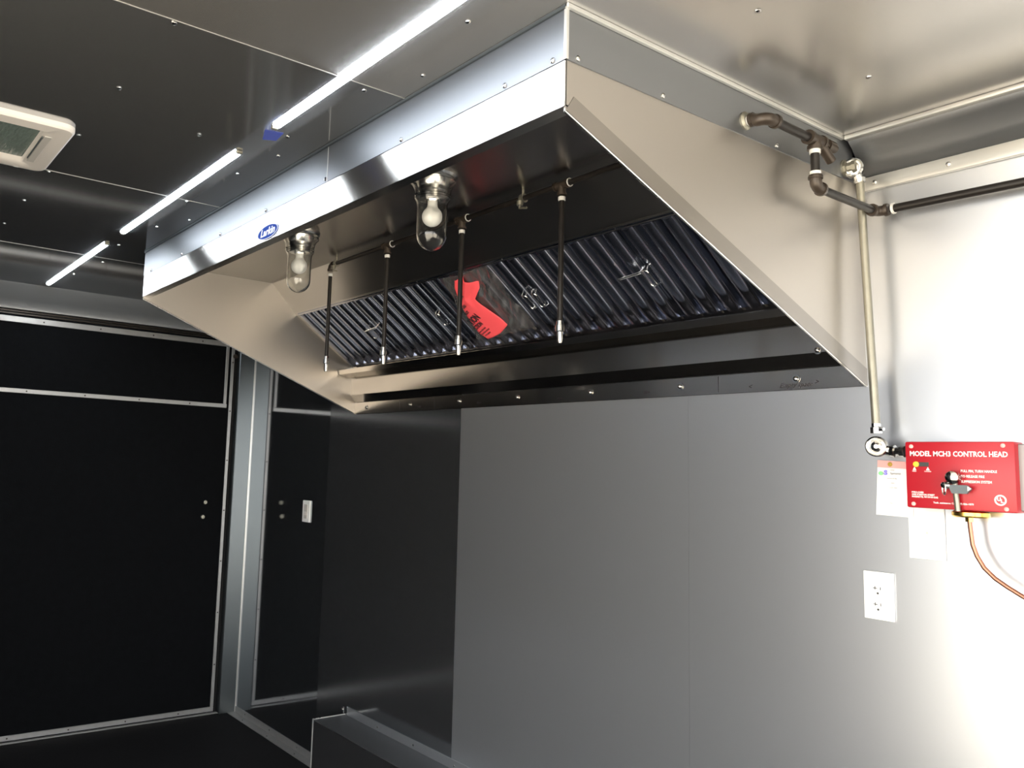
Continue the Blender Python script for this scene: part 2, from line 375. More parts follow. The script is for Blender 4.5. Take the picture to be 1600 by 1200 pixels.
obj('plenum_back', MB().prism([tuple(FT+ns*.035+Vector((XL+th, 0, 0))), tuple(FB+ns*.035+Vector((XL+th, 0, 0))), tuple(FB+ns*.04+Vector((XL+th, 0, 0))), tuple(FT+ns*.04+Vector((XL+th, 0, 0)))], (XR-XL-2*th, 0, 0)), gap_blk, hood)
for sx in (XL+th, XR-th-.020):
    obj('filter_trim', MB().prism([tuple(FT+Vector((sx, 0, 0))), tuple(FB+Vector((sx, 0, 0))), tuple(FB+ns*.02+Vector((sx, 0, 0))), tuple(FT+ns*.02+Vector((sx, 0, 0)))], (.020, 0, 0)), st_slope, hood)
# grease trough
tr = MB()
tx0, tx1 = XL+th+.006, XR-th-.02
prof = [(-.028, 1.768), (-.034, 1.736), (-.052, 1.722), (-.092, 1.732), (-.098, 1.746), (-.102, 1.746), (-.096, 1.727), (-.053, 1.716), (-.028, 1.730), (-.022, 1.768)]
tr.prism([(tx0, y, z) for y, z in prof], (tx1-tx0, 0, 0))
obj('grease_trough', tr, st_back, hood, ang=25)
for xx in (tx0-.001, tx1-.001):
    obj('trough_end', MB().prism([(xx, -.028, 1.766), (xx, -.034, 1.734), (xx, -.053, 1.716), (xx, -.096, 1.728), (xx, -.101, 1.746)], (.002, 0, 0)), st_bright, hood)
obj('upper_back_panel', MB().prism([(XL+th, -.022, 1.775), (XL+th, -.030, 1.772), (XL+th, -.030, 1.642), (XL+th, -.006, 1.610), (XL+th, -.003, 1.612), (XL+th, -.003, 1.775)], (XR-XL-2*th, 0, 0)), st_back, hood, ang=15)
fl = obj('mounting_flange', MB().prism([(XL+th, -.003, 1.610), (XL+th, -.007, 1.608), (XL+th, -.007, ZB), (XL+th, 0, ZB), (XL+th, 0, 1.608)], (XR-XL-2*th, 0, 0)), st_back, hood, ang=15)
bo = mesh_of('flange_bolt', MB().lathe([(0, .0), (.0105, 0), (.0105, .0015), (.0065, .0016), (.0060, .005), (.003, .0075), (0, .008)], axis=(0, -1, 0), seg=14), chrome)
for x in (-3.117, -2.784, -2.462, -2.14, -1.805, -1.471, -1.13): inst('bolt', bo, hood, (x, -.007, 1.585))
inst('bolt', bo, hood, (-1.062, -.028, 1.648))
for s, x, z, sz in (('Empty space', -1.175, 1.570, .017), ('<', -1.262, 1.572, .018), ('>', -1.085, 1.574, .018), ('Fryer', -2.735, 1.574, .013),
                    ('Fryer', -2.36, 1.574, .012), ('type', -1.60, 1.576, .013), ('oven', -1.95, 1.573, .012)):
    text(s, sz, (x, -.0073, z), (1, 0, 0), (0, 0, 1), black_ink, fl, name='handwriting', shear=.4)
for x in (-2.86, -2.62, -1.35): obj('pen_mark', MB().box((x, -.0075, 1.562), (x+.0012, -.007, 1.605)), black_ink, fl)
# oval badge
bx, bz = -2.112, 1.975
prof = []
mb = MB(); pts = []
for i in range(32):
    a = 2*PI*i/32; pts.append((bx+.066*math.cos(a), WY-.002, bz+.0200*math.sin(a)))
mb.prism(pts, (0, -.0015, 0)); bd = obj('badge', mb, badge_b, hood, label='oval blue badge with white lettering')
mb = MB(); ro = []; ri = []
for i in range(32):
    a = 2*PI*i/32
    ro.append((bx+.066*math.cos(a), bz+.0200*math.sin(a))); ri.append((bx+.0625*math.cos(a), bz+.0182*math.sin(a)))
for i in range(32):
    j = (i+1) % 32; q = [mb.bm.verts.new((p[0], WY-.0037, p[1])) for p in (ro[i], ro[j], ri[j], ri[i])]; mb.bm.faces.new(q)
obj('badge_rim', mb, badge_w, bd)
text('Larkin', .030, (bx, WY-.0037, bz+.000), (1, 0, 0), (0, 0, 1), badge_w, bd, bold=.0006, sx=1.22, align='CENTER', shear=.25)

# ------------------------------------------------------------------ baffle filters
e = (FB-FT).normalized(); L = (FB-FT).length      # down the slope
fw = (XR-XL-2*th-.042)/5 - .0005; X0 = XL+th+.021
pitch_b = fw/7
up_n = -ns                                          # towards the cook (down and forward)
def slope_pt(x, s, h): return Vector((x, 0, 0)) + FT + e*s + up_n*h
def hat():                                          # one front baffle, local x across, centred at 0, origin at slope top
    mb = MB(); wv = .0195
    top = [(-wv*math.cos(PI*q/8), -.001+.0115*math.sin(PI*q/8)**.8) for q in range(9)]
    prof = [(-wv-.006, -.010), (-wv-.0015, -.001)] + top + [(wv+.0015, -.001), (wv+.006, -.010), (wv+.0045, -.010), (wv-.002, -.003), (0, .006), (-wv+.002, -.003), (-wv-.0045, -.010)]
    a = [mb.bm.verts.new(Vector((x, 0, 0))+e*.010+up_n*h) for x, h in prof]
    b = [mb.bm.verts.new(Vector((x, 0, 0))+e*(L-.010)+up_n*h) for x, h in prof]
    n = len(prof)
    for i in range(n):
        q = mb.bm.faces.new((a[i], a[(i+1) % n], b[(i+1) % n], b[i]))
        if i in (1, 10): q.material_index = 1
    mb.bm.faces.new(a); mb.bm.faces.new(b[::-1]); return mb
hat_me = mesh_of('baffle', hat(), [st_filter, st_bright], ang=40)
def rear():
    mb = MB(); wv = .012
    prof = [(-wv-.006, -.004), (-wv, -.022), (wv, -.022), (wv+.006, -.004), (wv+.005, -.004), (wv-.001, -.0205), (-wv+.001, -.0205), (-wv-.005, -.004)]
    a = [mb.bm.verts.new(Vector((x, 0, 0))+e*.008+up_n*h) for x, h in prof]; b = [mb.bm.verts.new(Vector((x, 0, 0))+e*(L-.008)+up_n*h) for x, h in prof]
    n = len(prof)
    for i in range(n): mb.bm.faces.new((a[i], a[(i+1) % n], b[(i+1) % n], b[i]))
    mb.bm.faces.new(a); mb.bm.faces.new(b[::-1]); return mb
rear_me = mesh_of('rear_baffle', rear(), st_filter, ang=15)
def frame_part(s0, s1, xa, xb, h0=-.024, h1=.004):
    mb = MB(); q = [Vector((xa, 0, 0))+e*s0+up_n*h0, Vector((xa, 0, 0))+e*s1+up_n*h0, Vector((xa, 0, 0))+e*s1+up_n*h1, Vector((xa, 0, 0))+e*s0+up_n*h1]
    return mb.prism(q, (xb-xa, 0, 0))
fr_mes = [mesh_of('frame_rail', frame_part(0, .012, .001, fw-.001), st_filter), mesh_of('frame_rail', frame_part(L-.012, L, .001, fw-.001), st_filter),
          mesh_of('frame_rail', frame_part(.012, L-.012, .001, .007, h1=.002), st_filter), mesh_of('frame_rail', frame_part(.012, L-.012, fw-.007, fw-.001, h1=.002), st_filter)]
def handle_loop():                                   # wire bail with a small loop plate
    mb = MB()
    P = [Vector((0, 0, 0))+up_n*.010, up_n*.022+e*.004, up_n*.024+e*.02, up_n*.024+e*.045, up_n*.022+e*.060, up_n*.010+e*.064]
    for dx in (-.009, .009): mb.tube([p+Vector((dx, 0, 0)) for p in P], .0014, 6)
    mb.tube(arc(up_n*.024+e*.012, .009, PI, 2*PI, (1, 0, 0), tuple(e), 8), .0014, 6)
    mb.tube(arc(up_n*.024+e*.052, .009, 0, PI, (1, 0, 0), tuple(e), 8), .0014, 6)
    return mb
hl_me = mesh_of('handle', handle_loop(), st_bright)
def handle_bar():
    mb = MB(); mb.tube([Vector((.025, 0, 0))+up_n*.008, Vector((.02, 0, 0))+up_n*.03, Vector((-.045, 0, 0))+up_n*.042, Vector((-.05, 0, 0))+up_n*.040], .0022, 8)
    return mb.tube([Vector((.02, 0, 0))+up_n*.03+e*.006, Vector((-.045, 0, 0))+up_n*.042+e*.003], .0016, 6)
hb_me = mesh_of('handle', handle_bar(), st_bright)
tip_me = mesh_of('weep_tip', MB().prism([(0, 0, 0), (.012, 0, 0), (.008, -.004, -.003), (.003, -.004, -.003)], tuple(e*.009)), st_bright)
names = ['leftmost baffle filter of the hood, nearest the bare stainless end panel', 'second baffle filter from the left, behind the two left nozzle pipes', 'middle baffle filter, half covered by the plastic bag with red tag',
         'second baffle filter from the right, with the wire handles standing out', 'rightmost baffle filter, partly cut off by the hood side panel']
hmid = .118
for i in range(5):
    xa = X0 + i*(fw+.0005)
    if i == 4: pass
    f = thing('baffle_filter', tuple(slope_pt(xa, 0, 0)), names[i], 'filter', 'stainless baffle filters in the hood')
    for m_ in fr_mes: inst('frame_rail', m_, f, slope_pt(xa, 0, 0))
    nb = 7 if i < 4 else 6
    for j in range(nb):
        x = xa + pitch_b*(j+.5) if i < 4 else xa+pitch_b*(j+.5)
        inst('baffle', hat_me, f, slope_pt(x, 0, 0))
    for j in range(nb+1):
        if 0 < j < nb: inst('rear_baffle', rear_me, f, slope_pt(xa+pitch_b*j, 0, 0))
    hs = {0: [(.405, 'l')], 1: [(.02, 'b'), (.425, 'l')], 2: [(.43, 'l')], 3: [(.03, 'l'), (.425, 'b')], 4: [(.01, 'l')]}[i]
    for q in range(nb): inst('weep_tip', tip_me, f, slope_pt(xa+pitch_b*(q+1) - .008, L-.011, .001))
    for hx, kd in hs: inst('handle', hl_me if kd == 'l' else hb_me, f, slope_pt(xa+hx, hmid+.02, 0))

# ------------------------------------------------------------------ nozzle piping inside the hood
py, pz = -.470, 2.064
np_ = thing('nozzle_piping', (XL+.5, py, pz), 'black iron fire suppression pipe under the canopy with four nozzle drops', 'suppression pipe')
obj('header_pipe', MB().tube([(-2.65, py, pz), (XR-.001, py, pz)], .0075), iron, np_)
drops = [(-2.667, 1.668), (-2.285, 1.665), (-1.888, 1.661), (-1.480, 1.656)]
for i, (x, zb) in enumerate(drops):
    mb = MB()
    if i == 0: elbow(mb, (x, py, pz), (-1, 0, 0), (0, 0, -1), .0100, .013)
    else:
        mb.tube([(x-.022, py, pz), (x+.022, py, pz)], .0105, 16).tube([(x, py, pz), (x, py, pz-.026)], .0105, 16)
        for q in (-.024, .018): mb.lathe([(0, 0), (.0128, 0), (.0128, .006), (0, .006)], (x+q, py, pz), (1, 0, 0), 18)
        mb.lathe([(0, 0), (.0128, 0), (.0128, .006), (0, .006)], (x, py, pz-.028), (0, 0, 1), 18)
    obj('fitting', mb, iron_fit, np_)
    obj('thread_tape', MB().lathe([(0, 0), (.0092, 0), (.0092, .010), (0, .010)], (x, py, pz-.042), (0, 0, 1), 16), tape_w, np_)
    obj('drop_pipe', MB().tube([(x, py, pz-.03), (x, py, zb+.055)], .0070), iron, np_)
    if i: obj('tape_ring', MB().lathe([(.0095, 0), (.0112, 0), (.0112, .003), (.0095, .003)], (x+.026, py, pz), (1, 0, 0), 16), tape_w, np_)
    obj('nozzle', MB().lathe([(0, .056), (.0092, .056), (.0092, .046), (.0115, .045), (.0115, .030), (.0075, .028), (.0070, .006), (.0052, 0), (0, 0)], (x, py, zb), (0, 0, 1), 12), chrome, np_, label='bright chrome spray nozzle')
for x in (-2.625, -1.625):
    obj('pipe_clamp', MB().lathe([(.0080, -.006), (.0125, -.006), (.0125, .006), (.0080, .006)], (x, py, pz), (1, 0, 0), 16)
        .tube([(x, py, pz+.01), (x, py, IZ)], .004, 8).tube([(x, py-.012, pz-.012), (x, py-.012, pz-.03), (x+.03, py-.014, pz-.036)], .0032, 8).lathe([(0, 0), (.0085, 0), (.0085, .012), (0, .012)], (x, py-.012, pz-.022), (0, 0, 1), 10), zinc, np_, label='small bright pipe clamp')

# ------------------------------------------------------------------ hood lights
def hood_light(x, y, label):
    t = thing('hood_light', (x, y, IZ), label, 'light fixture', 'vapour-proof lights under the hood canopy')
    obj('socket_housing', MB().lathe([(0, 0), (.064, 0), (.064, .005), (.058, .010), (.046, .012), (.040, .030), (.037, .034), (.037, .044), (.034, .047), (.034, .066), (.020, .067), (.018, .072), (0, .072)], (x, y, IZ), (0, 0, -1), 36), st_bright, t, ang=25)
    R = .0395
    prof = [(R+.020, .014), (R+.022, .020), (R+.013, .030), (R+.009, .040), (R+.007, .054), (R+.0085, .057), (R+.0065, .060), (R+.008, .063), (R+.006, .066), (R+.001, .074), (R, .085), (R, .158)]
    for i in range(1, 9):
        a = PI/2*i/8; prof.append((R*math.cos(a), .158+.042*math.sin(a)))
    prof[-1] = (0, .200)
    inner = [(max(0, r-.0024), h if h < .157 else h-.0024) for r, h in prof][::-1]; inner[0] = (0, .1976)
    obj('glass_globe', MB().lathe(prof+inner+[prof[0]], (x, y, IZ), (0, 0, -1), 40), glass_m, t, label='clear glass jar globe', ang=60)
    b = obj('bulb', MB().lathe([(0, .060), (.0128, .060), (.0128, .080), (.0140, .085)] + [(.0265*math.sin(a), .1105-.0265*math.cos(a)) for a in [.62+(PI-.62)*q/12 for q in range(13)]], (x, y, IZ), (0, 0, -1), 28), bulb_m, t, label='white frosted bulb', ang=60)
hood_light(-2.430, -.72, 'glass jar hood light left, above the first nozzle pipe')
hood_light(-1.695, -.72, 'glass jar hood light right, nearer the front corner of the hood')

# ------------------------------------------------------------------ plastic bag and red tag on the filters
def sheet(us, vs, f, thick=.0008):
    mb = MB(); g = [[mb.bm.verts.new(f(u/us, v/vs)) for u in range(us+1)] for v in range(vs+1)]
    for v in range(vs):
        for u in range(us): mb.bm.faces.new((g[v][u], g[v][u+1], g[v+1][u+1], g[v+1][u]))
    return mb
rr = random.Random(3)
wr_ = [(rr.uniform(8, 30), rr.uniform(8, 30), rr.uniform(0, 6), rr.uniform(.2, 1)) for _ in range(7)]
def crumple(u, v): return sum(a*math.sin(p*u+q*v+r) for p, q, r, a in wr_)/3.5
def bagf(u, v):
    x0, x1 = -2.16-.09*v, -1.93-.01*v
    x = x0 + (x1-x0)*u + .004*math.sin(9*v)
    t = .002 + .283*v + .004*math.sin(5*u)
    return slope_pt(x, t, .022 + .006*crumple(u*1.5, v*1.5))
bag = obj('plastic_bag', sheet(34, 34, bagf), bag_m, loc=tuple(slope_pt(-2.1, .1, .02)), label='wrinkled clear plastic bag over the filters, around the red tag', cat='plastic bag', ang=80)
md = bag.modifiers.new('thickness', 'SOLIDIFY'); md.thickness = .0005
# tag: twisted paper, outline as half-width along its length
tg = thing('warning_tag', tuple(slope_pt(-2.13, .06, .03)), 'bright red paper warning tag twisted at its neck, inside the plastic bag', 'tag')
rows = [(-2.080, .009, -2.011, .048), (-2.117, .042, -2.022, .069), (-2.146, .085, -2.076, .105), (-2.165, .125, -2.071, .134), (-2.179, .166, -2.054, .171), (-2.190, .209, -2.040, .204), (-2.196, .254, -2.035, .236), (-2.179, .283, -2.097, .266)]
def tagf(u, v):
    k = v*(len(rows)-1); i = min(int(k), len(rows)-2); t = k-i; t = t*t*(3-2*t)*.5+t*.5
    q = [rows[i][n]*(1-t)+rows[i+1][n]*t for n in range(4)]
    a = 2*u-1; top = max(0, 1-v*2.2)
    hgt = .034 + .004*(1-a*a) + top*.010*math.sin(a*5+v*6) + .004*max(0, .55-v)*math.cos(a*9)
    return slope_pt(q[0]+(q[2]-q[0])*u, q[1]+(q[3]-q[1])*u - top*.010*(1-a*a), hgt)
tp = obj('paper', sheet(16, 32, tagf), red_pr, tg, ang=80)
md = tp.modifiers.new('thickness', 'SOLIDIFY'); md.thickness = .0006
ux = (slope_pt(-2.103, .171, 0)-slope_pt(-2.182, .201, 0)).normalized(); uy = ux.cross(ns).normalized()
if uy.dot(e) > 0: uy = -uy
for s_, sz, x, sl, bo_, hh in (('TION', .036, -2.186, .196, .0014, .041), ('ECTION', .022, -2.192, .226, .0007, .041), ('PROT', .015, -2.172, .155, .0006, .042), ('CAU', .015, -2.155, .125, .0008, .043), ('M W', .020, -2.125, .080, .001, .050),
                          ('remove after final', .010, -2.188, .246, 0, .040), ('inspection and test', .010, -2.180, .255, 0, .040), ('of the system', .010, -2.172, .264, 0, .040)):
    text(s_, sz, tuple(slope_pt(x, sl, hh)), ux, uy, black_ink, tp, bold=bo_, sx=.8)

# ------------------------------------------------------------------ pipe outside the hood
X1 = -.914; Yw = -.031
ep = thing('gas_pipe', (XR+.003, py, pz), 'black iron pipe leaving the hood side and running along the wall to the right', 'pipe')
obj('wall_ring', MB().lathe([(0, 0), (.019, 0), (.019, .004), (.014, .008), (0, .008)], (XR+.003, py, pz), (1, 0, 0), 24), zinc, ep)
obj('thread_tape', MB().lathe([(0, 0), (.0105, 0), (.0105, .012), (0, .012)], (XR+.008, py, pz-.002), (1, 0, 0), 18), tape_w, ep)
zt = 2.057
mb = MB(); cc = Vector((X1, py, zt)); R_ = .018
path = [Vector((XR+.018, py, zt+.006))] + [Vector((X1-R_+R_*math.sin(t), py+R_-R_*math.cos(t), zt)) for t in [PI/2*i/8 for i in range(9)]] + [Vector((X1, py+R_+.016, zt))]
mb.tube(path, .0125, 18)
mb.lathe([(0, 0), (.0145, 0), (.0145, .008), (0, .008)], (X1, py+R_+.010, zt), (0, 1, 0), 18); mb.lathe([(0, 0), (.0145, 0), (.0145, .007), (0, .007)], (XR+.016, py, zt+.005), (1, 0, 0), 18)
obj('elbow', mb, iron_fit, ep)
yt = -.290
obj('pipe', MB().tube([(X1, py+.03, zt), (X1, yt-.02, zt-.001)], .0094), iron, ep)
mb = MB().tube([(X1, yt-.024, zt), (X1, yt+.03, zt)], .0130, 18).tube([(X1, yt, zt), (X1, yt, zt-.017)], .0130, 18)
for q in (-.027, .022): mb.lathe([(0, 0), (.0155, 0), (.0155, .008), (0, .008)], (X1, yt+q, zt), (0, 1, 0), 18)
mb.lathe([(0, 0), (.0155, 0), (.0155, .008), (0, .008)], (X1, yt, zt-.022), (0, 0, 1), 18)
obj('tee', mb, iron_fit, ep)
obj('plug', MB().tube([(X1, yt+.03, zt), (X1, yt+.05, zt)], .0095).lathe([(0, 0), (.0135, 0), (.0135, .022), (.0095, .022), (.0095, .034), (0, .034)], (X1, yt+.046, zt), (0, 1, 0), 18), iron_fit, ep)
obj('plug', MB().tube([(X1, yt+.024, zt-.006), (X1+.004, yt+.058, zt-.034)], .0105, 14), iron_fit, ep)
obj('thread_tape', MB().lathe([(0, 0), (.0112, 0), (.0112, .009), (0, .009)], (X1, yt, zt-.031), (0, 0, 1), 18), tape_w, ep)
zd = 1.953
obj('pipe', MB().tube([(X1, yt, zt-.03), (X1, yt, zd+.03)], .0092), iron, ep)
obj('thread_tape', MB().lathe([(0, 0), (.0112, 0), (.0112, .008), (0, .008)], (X1, yt, zd+.026), (0, 0, 1), 18), tape_w, ep)
obj('elbow', elbow(MB(), (X1, yt, zd), (0, 0, -1), (0, 1, 0), .0122, .016), iron_fit, ep)
obj('pipe', MB().tube([(X1, yt+.03, zd), (X1, Yw-.025, zd)], .0092), iron, ep)
obj('elbow', elbow(MB(), (X1, Yw, zd), (0, 1, 0), (1, 0, 0), .0118, .016), iron_fit, ep)
obj('tape_ring', MB().lathe([(0, 0), (.0125, 0), (.0125, .005), (0, .005)], (X1+.034, Yw, zd), (1, 0, 0), 18), tape_w, ep)
obj('pipe', MB().tube([(X1+.03, Yw, zd), (-.2, Yw, zd-.012), (.6, Yw, zd-.02)], .0096), iron, ep)

# ------------------------------------------------------------------ conduit with corner pulleys
cd = thing('cable_conduit', (-.93, -.058, 1.45), 'pale galvanised conduit running down from the hood to the red control box', 'conduit')
ca, cb = Vector((-.936, -.060, 2.022)), Vector((-.918, -.056, 1.462))
obj('conduit_tube', MB().tube([ca, cb], .0088), zinc, cd)
def pulley(c, ax, d_tube, name):
    c = Vector(c); ax = Vector(ax)
    o = obj(name, MB().lathe([(0, -.014), (.021, -.014), (.0225, -.011), (.0225, .007), (.020, .010), (.0175, .0085), (.0165, .011), (.0135, .0115), (.012, .009), (.0075, .0105), (.0045, .0125), (0, .013)], c, ax, 30), chrome, cd, label='round chrome corner pulley', ang=25)
    return o
pulley((-.946, -.070, 2.056), (.35, -.9, -.1), None, 'corner_pulley')
obj('connector', MB().lathe([(0, 0), (.017, 0), (.017, .007), (.012, .008), (.0115, .018), (.015, .019), (.015, .027), (0, .027)], (XR+.003, -.078, 2.058), (1, .1, 0), 8).lathe([(0, 0), (.020, 0), (.020, .004), (0, .004)], (XR+.003, -.078, 2.058), (1, 0, 0), 24), zinc, cd)
obj('connector', MB().tube([(-.940, -.066, 2.045), ca], .0105).lathe([(0, 0), (.0125, 0), (.0125, .01), (0, .01)], tuple(ca), (0, 0, 1), 8), chrome, cd)
obj('connector', MB().lathe([(0, 0), (.0125, 0), (.0125, .013), (.0098, .015), (.0098, .022), (0, .022)], (-.918, -.056, 1.446), (0, 0, 1), 8).lathe([(0, 0), (.004, 0), (.004, .01), (0, .01)], (-.907, -.062, 1.455), (1, -.4, 0), 8), chrome, cd)
pulley((-.915, -.062, 1.417), (.3, -.95, 0), None, 'corner_pulley')
obj('connector', MB().tube([(-.905, -.056, 1.412), (-.888, -.052, 1.408)], .012, 14).lathe([(0, 0), (.0135, 0), (.0135, .008), (.009, .009), (.009, .018), (.0125, .019), (.0125, .028), (0, .028)], (-.890, -.052, 1.408), (1, 0, -.05), 8), chrome, cd)

# ------------------------------------------------------------------ red control box
bx0, bx1, bz0, bz1, by = -.850, -.650, 1.290, 1.427, -.078
cb_ = thing('control_box', (bx0, 0, bz0), 'red steel fire suppression control box with pull pin on the wall', 'control box')
obj('back_bracket', MB().box((bx0+.01, -.060, bz0+.004), (bx1+.026, -.004, bz1-.004), .002), bracket_g, cb_, label='grey steel back box')
mb = MB().box((bx0, by, bz0), (bx1, by+.045, bz1), .0035, seg=2)
cov = obj('cover', mb, red, cb_)
for z in (bz1-.03, bz0+.03): obj('slot', MB().lathe([(0, 0), (.010, 0), (.010, .001), (0, .001)], (bx1+.026, -.030, z), (1, 0, 0), 16), slot, cb_)
obj('side_fitting', MB().lathe([(0, 0), (.010, 0), (.010, .012), (.006, .014), (.006, .03), (0, .03)], (bx1+.026, -.035, bz0+.068), (1, 0, 0), 8), chrome, cb_)
sx_ = mesh_of('cover_screw', MB().lathe([(.0042, 0), (.0042, .0012), (.0025, .002), (0, .002)], axis=(0, -1, 0), seg=12), pink_ink)
for x, z in ((bx0+.013, bz1-.010), (bx1-.019, bz1-.008), (bx0+.014, bz0+.008), (bx1-.018, bz0+.007)): inst('screw', sx_, cb_, (x, by, z))
yf = by-.0004
def ctext(s, size, x, z, **k): return text(s, size, (x, yf, z), (1, 0, 0), (0, 0, 1), k.pop('m', white_ink), cov, **k)
ctext('MODEL MCH3 CONTROL HEAD', .0145, bx0+.0095, bz1-.0255, bold=.00032, sx=.86)
for i, s in enumerate(('PULL PIN, TURN HANDLE', 'TO RELEASE FIRE', 'SUPPRESSION SYSTEM')): ctext(s, .0070, bx0+.105, bz1-.059-.0105*i, bold=.00012, sx=.80)
for i, s in enumerate(('PYRO-CHEM', 'ONE STANTON STREET', 'MARINETTE, WI 54143-2542')): ctext(s, .0048, bx0+.011, bz0+.032-.0046*i, bold=.0001, sx=.86)
ctext('Tech. assistance: Call (800) 526-1079', .0050, bx0+.052, bz0+.0125, bold=.0001, sx=.98)
ctext('FIRED', .0032, bx0+.0135, bz1-.0615); ctext('COCKED', .0032, bx0+.037, bz1-.0615)
for x in (bx0+.018, bx0+.044): obj('arrow_mark', MB().prism([(x-.0035, by, bz1-.059), (x+.0035, by, bz1-.059), (x, by, bz1-.0525)], (0, -.0004, 0)), white_ink, cov)
obj('indicator_slot', MB().box((bx0+.018, by-.0003, bz1-.0515), (bx0+.046, by+.001, bz1-.0425), .0003), slot, cb_)
obj('indicator', MB().lathe([(0, 0), (.006, 0), (.0055, .002), (0, .0028)], (bx0+.0215, by, bz1-.047), (0, -1, 0), 18), yellow, cb_)
# listing mark: ring with letters
mb = MB(); cx_, cz_ = bx1-.0275, bz0+.0235
for i in range(28):
    a, b = 2*PI*i/28, 2*PI*(i+1)/28
    q = [mb.bm.verts.new((cx_+r*math.cos(t), yf, cz_+r*math.sin(t))) for r, t in ((.0105, a), (.0105, b), (.0075, b), (.0075, a))]; mb.bm.faces.new(q)
obj('listing_mark', mb, white_ink, cov); ctext('U', .0095, cx_-.0026, cz_+.0016, bold=.0004, align='CENTER'); ctext('L', .0095, cx_+.0026, cz_-.0016, bold=.0004, align='CENTER')
# knob, shaft, pull ring and lever
kx, kz = -.752, 1.352
obj('knob', MB().lathe([(0, 0), (.009, 0), (.009, .012), (.0125, .014), (.0135, .020), (.012, .026), (.007, .029), (0, .030)], (kx, by, kz+.003), (0, -1, 0), 24), chrome, cb_)
obj('pull_ring', MB().tube(arc((kx-.016, by-.022, kz-.020), .011, 0, 2*PI, (.5, -.6, 0), (0, 0, 1.15), 24), .0016, 8), st_bright, cb_)
obj('pull_ring', MB().lathe([(0, 0), (.007, 0), (.0085, .006), (.006, .012), (0, .014)], (kx-.013, by-.012, kz-.013), (-.3, -1, 0), 18), chrome, cb_)
obj('lever', MB().prism([(kx-.010, by-.020, kz-.012), (kx+.024, by-.020, kz-.012), (kx+.032, by-.020, kz-.019), (kx+.023, by-.020, kz-.029), (kx-.003, by-.020, kz-.029)], (0, .008, 0)), lever_g, cb_)
obj('lever_mark', MB().prism([(kx+.026, by-.0205, kz-.014), (kx+.033, by-.0205, kz-.0185), (kx+.026, by-.0205, kz-.0235)], (0, -.0004, 0)), white_ink, cb_)
obj('shaft', MB().tube([(kx-.001, by-.010, kz-.005), (kx+.003, by-.010, bz0-.002)], .0052, 14), zinc, cb_)
obj('brass_fitting', MB().lathe([(0, 0), (.030, 0), (.033, .003), (.033, .010), (.028, .013), (0, .013)], (kx+.007, -.040, bz0-.014), (0, 0, 1), 30).lathe([(0, 0), (.0075, 0), (.0075, .010), (0, .010)], (kx+.004, -.040, bz0-.023), (0, 0, 1), 6), brass, cb_, label='brass disc fitting under the box')
# copper tube
P = [(-.748, -.040, 1.272), (-.7465, -.040, 1.250), (-.744, -.040, 1.222), (-.737, -.040, 1.200), (-.725, -.040, 1.178), (-.707, -.040, 1.160), (-.686, -.040, 1.146), (-.660, -.040, 1.131), (-.62, -.040, 1.115), (-.56, -.038, 1.10), (-.46, -.036, 1.09)]
ct = MB().tube(P, .0042, 12)
obj('copper_tube', ct, copper, loc=(-.748, -.04, 1.272), label='thin copper tube curving down and right from the brass fitting', cat='tube')

# service tag card, wall plates
ty = -.006
tc_ = thing('service_tag', (-.945, ty, 1.268), 'white service card with pink header hanging left of the control box', 'tag')
obj('card', MB().prism([(-.948, ty, 1.268), (-.868, ty-.004, 1.266), (-.868, ty-.004, 1.386), (-.941, ty, 1.389)], (0, -.0008, 0)), paper, tc_)
obj('header', MB().prism([(-.9415, ty-.0012, 1.373), (-.868, ty-.0052, 1.370), (-.868, ty-.0052, 1.386), (-.941, ty-.0012, 1.389)], (0, -.0004, 0)), pink_ink, tc_)
obj('hole', MB().lathe([(0, 0), (.005, 0), (.005, .0006), (0, .0006)], (-.913, ty-.004, 1.380), (0, -1, 0), 14), brass, tc_)
def cardt(s, sz, x, z, m_, **k): return text(s, sz, (x, ty-.0056, z), (1, 0, 0), (0, 0, 1), m_, tc_, **k)
cardt('e', .016, -.938, 1.361, green_ink, bold=.0008, sx=1.2); cardt('S', .014, -.926, 1.361, blue_ink, bold=.0008, sx=1.1)
cardt('FIRE', .0055, -.913, 1.367, grey_ink); cardt('Systems', .0070, -.913, 1.360, grey_ink, bold=.0002)
cardt('Serviced by', .0045, -.920, 1.349, grey_ink); cardt('date', .0045, -.912, 1.339, grey_ink); cardt('next due', .0045, -.915, 1.329, grey_ink)
cardt('No.', .0045, -.915, 1.295, grey_ink)
bp_ = thing('blank_plate', (-.845, 0, 1.18), 'blank white plastic wall plate just below the red control box', 'wall plate')
obj('plate', MB().box((-.881, -.006, 1.180), (-.809, 0, 1.296), .002, seg=2), white_pl, bp_)
inst('screw', mesh_of('plate_screw', MB().lathe([(.003, 0), (.0025, .001), (0, .0012)], axis=(0, -1, 0), seg=10), grey_pl), bp_, (-.843, -.006, 1.236))
ou = thing('wall_outlet', (-.948, 0, 1.038), 'white duplex power outlet on the wall, lowest on the right', 'outlet')
obj('plate', MB().box((-.981, -.006, 1.038), (-.916, 0, 1.142), .002, seg=2), white_pl, ou)
obj('receptacle', MB().box((-.966, -.008, 1.052), (-.932, -.005, 1.128), .001), white_pl, ou)
for z in (1.106, 1.071):
    obj('slot', MB().box((-.9590, -.0086, z-.0005), (-.9500, -.0078, z+.0010)).box((-.9555, -.0086, z-.003), (-.954, -.0078, z+.0045)), slot, ou)
    obj('slot', MB().box((-.9440, -.0086, z-.003), (-.9425, -.0078, z+.0035)), slot, ou)
    obj('slot', MB().lathe([(0, 0), (.0024, 0), (.0024, .0008), (0, .0008)], (-.949, -.0078, z-.0105), (0, -1, 0), 12), slot, ou)
